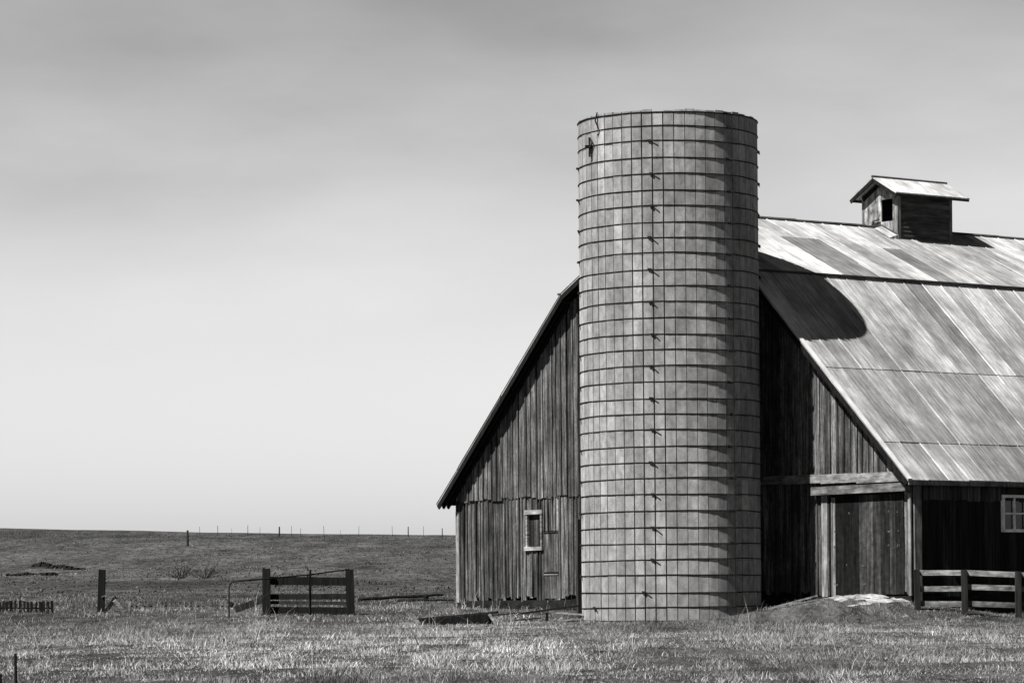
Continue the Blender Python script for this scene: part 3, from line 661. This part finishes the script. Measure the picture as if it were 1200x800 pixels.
def shrub(px, Y, hgt, wid, label):
    g = gx_at(px, Y); mb = MB()
    for i in range(26):
        a = U(-1, 1); az = U(0, 2 * math.pi); l = hgt * U(.5, 1.1)
        p0 = Vector((g.x + U(-.08, .08), g.y + U(-.08, .08), g.z - .1)); dirv = Vector((a * wid / hgt * .8, math.sin(az) * .4, 1)).normalized()
        pp = [p0]; rr = [.022]
        for k in range(5):
            dirv = (dirv + Vector((U(-.25, .25), U(-.2, .2), U(-.15, .1)))).normalized(); pp.append(pp[-1] + dirv * l / 5); rr.append(.018 * (1 - (k + 1) / 5.5))
            if k > 0:
                q = pp[-1]; dv = (dirv + Vector((U(-.9, .9), U(-.5, .5), U(-.2, .3)))).normalized(); mb.tube([q, q + dv * l * .3], [.008, .004], 4)
                dv = (dirv + Vector((U(-.9, .9), U(-.5, .5), U(-.2, .3)))).normalized(); mb.tube([q, q + dv * l * .22], [.008, .004], 4)
        mb.tube(pp, rr, 4)
    free('bare_shrub', mb, M['twig'], label, 'shrub', (g.x, g.y, g.z), 'bare shrubs on the slope')
shrub(212, 203, 1.3, 2.4, 'left one of two leafless dark shrubs on the far slope')
shrub(240, 203, 1.2, 2.6, 'right one of two leafless dark shrubs on the far slope')
YF = 405; o_ = gx_at(380, YF); hf = thing('wire_fence', 'distant wire fence of thin posts along the hill crest', 'fence', tuple(o_)); tops = []
for px, hh, r in ((256, 1.25, .04), (272, .9, .02), (291, 1.3, .04), (305, 1.1, .025), (328, 1.2, .11), (342, 1.3, .03), (353, 1.0, .03), (380.5, 1.3, .035), (400, .8, .02), (421, 1.3, .03), (460.5, 1.3, .03), (479, 1.25, .08), (497, 1.3, .03), (519, 1.1, .07), (545, 1.2, .04), (235, 1.1, .03)):
    g = gx_at(px, YF); mb = MB(); tp = g + Vector((U(-.06, .06), 0, hh)); mb.tube([g - Vector((0, 0, .2)), tp], [r, r * .8], 6, U(.6, 1.4)); mb.build('fence_post', M['twig'], hf, off=o_); tops.append((px, tp))
tops.sort(key=lambda q: q[0])
g = gx_at(220.5, 330); cp = thing('corner_post', 'thick dark leaning post with a pale brace on the far slope below the crest', 'post', tuple(g))
mb = MB(); b = at(219.8, 621, 330); mb.tube([g - Vector((0, 0, .2)), Vector((b.x, b.y, b.z))], [.13, .1], 8); mb.build('post_shaft', M['twig'], cp, off=g)
mb = MB(); mb.beam(Vector((g.x + .1, g.y, g.z + (b.z - g.z) * .3)), Vector((g.x + .55, g.y, g.z)), .09, .09, 7); mb.build('brace', M['twig'], cp, off=g)
print('CORNER', (g.z / 330), b.z - g.z)

# ------------------------------------------------------------------ grass
def grass(name, y0, y1, n, hmin, hmax, wmin, wmax, nb, margin=7, tone=1.0, spread=.09, seed=1):
    r = np.random.default_rng(seed)
    # sample depth with density falling gently
    ycand = y0 + (y1 - y0) * r.random(n * 2) ** 1.0
    keep = r.random(n * 2) < (.165 * ycand + margin) / (.165 * y1 + margin)
    y = ycand[keep][:n]; x = (r.random(len(y)) * 2 - 1) * (.165 * y + margin)
    a = (x - CX) * lx + (y - CY) * ly; b = (x - CX) * gx + (y - CY) * gy
    ok = ~((a > .38) & (b > .33) & (b < WD) & (a < LEN)) & ~((x - SX) ** 2 + (y - SY) ** 2 < (SR + .1) ** 2)
    onramp = (a > -.75) & (a < .4) & (b > .1) & (b < 3.8)
    ok &= ~(onramp & (r.random(len(y)) < .8 - .5 * (1 - smooth(-1.3, -.5, a))))
    x, y = x[ok], y[ok]; a, b = a[ok], b[ok]
    m = len(x)
    patch = .5 + 1.7 * (vnoise(x * .3, y * .13, 21) * .5 + vnoise(x * .9, y * .4, 22) * .3 + vnoise(x * 3, y * 1.6, 26) * .2 - .5)
    big = vnoise(x * .09 + 5, y * .05, 23)
    tt = (.25 + 1.15 * patch) * (.7 + .6 * big) * tone * zone(y, x)
    hs = hmin + (hmax - hmin) * r.random(m) ** 1.7 * (.6 + .8 * vnoise(x * .8, y * .4, 24))
    # taller weeds against the silo foot and the barn wall
    nearw = .5 * np.exp(-np.abs(np.hypot(x - SX, y - SY) - SR) / .2) * (vnoise(x * 1.5, y * 1.5, 41) > .5) + np.exp(-np.clip(-a, 0, 9) / .5) * (b > 3.6) * (a < .4) + np.exp(-np.abs(np.hypot(x - SX, y - SY) - SR) / .25) * (x > SX + .8)
    clump = vnoise(x * 1.7, y * 1.1, 51); hs = hs * (.55 + 1.1 * smooth(.45, .95, clump)); tt = np.maximum(tt, .2 * tone) * (.8 + .45 * clump)
    hs = hs * (1 + 3.0 * np.clip(nearw, 0, 1) * (r.random(m) < .3))
    X = np.repeat(x, nb); Y = np.repeat(y, nb); HS = np.repeat(hs, nb) * (.5 + .7 * r.random(m * nb)); T = np.repeat(tt, nb) * (.35 + 1.25 * r.random(m * nb) ** 1.5)
    k = m * nb
    X = X + r.normal(0, spread, k); Y = Y + r.normal(0, spread, k); Z = H(X, Y) - .02
    an = r.random(k) * 2 * np.pi; W = wmin + (wmax - wmin) * r.random(k)
    la = r.random(k) * 2 * np.pi; ln = HS * (.1 + 1.3 * r.random(k))
    dx, dy = np.cos(an) * W / 2, np.sin(an) * W / 2
    mx, my = np.cos(la) * ln * .35, np.sin(la) * ln * .35
    V = np.empty((k, 5, 3))
    V[:, 0] = np.stack([X - dx, Y - dy, Z], -1); V[:, 1] = np.stack([X + dx, Y + dy, Z], -1)
    V[:, 2] = np.stack([X + dx * .8 + mx, Y + dy * .8 + my, Z + HS * .6], -1); V[:, 3] = np.stack([X - dx * .8 + mx, Y - dy * .8 + my, Z + HS * .6], -1)
    V[:, 4] = np.stack([X + np.cos(la) * ln, Y + np.sin(la) * ln, Z + HS], -1)
    me = bpy.data.meshes.new(name); me.vertices.add(k * 5); me.vertices.foreach_set('co', V.ravel())
    bi = np.arange(k)[:, None] * 5
    loops = np.concatenate([bi + np.array([0, 1, 2, 3]), bi + np.array([3, 2, 4])], 1).ravel()
    me.loops.add(len(loops)); me.loops.foreach_set('vertex_index', loops)
    st = np.stack([np.arange(k) * 7, np.arange(k) * 7 + 4], -1).ravel(); tot = np.tile([4, 3], k)
    me.polygons.add(2 * k); me.polygons.foreach_set('loop_start', st); me.polygons.foreach_set('loop_total', tot)
    me.update()
    at_ = me.attributes.new('tone', 'FLOAT', 'FACE'); at_.data.foreach_set('value', np.repeat(T, 2))
    me.materials.append(M['grass']); o = bpy.data.objects.new(name, me); scene.collection.objects.link(o)
    o['kind'] = 'stuff'
    return o
g1 = grass('grass', 33, 80, 135000, .02, .10, .005, .012, 8, tone=1.75, seed=3); g4 = grass('weeds', 36, 100, 900, .22, .5, .005, .010, 5, tone=1.5, spread=.07, seed=9); g4['label'] = 'scattered taller dry weed stalks'; g4['category'] = 'weeds'
g1['label'] = 'dry trampled pasture grass in the foreground'; g1['category'] = 'grass'
g2 = grass('grass', 80, 150, 80000, .02, .10, .012, .022, 6, tone=1.25, spread=.16, seed=4); g2['label'] = 'dry grass of the pasture beside and beyond the barn'; g2['category'] = 'grass'
g3 = grass('grass', 150, 415, 40000, .03, .11, .05, .12, 4, margin=12, tone=.6, spread=.5, seed=5); g3['label'] = 'sparse darker grass over the distant hillside'; g3['category'] = 'grass'
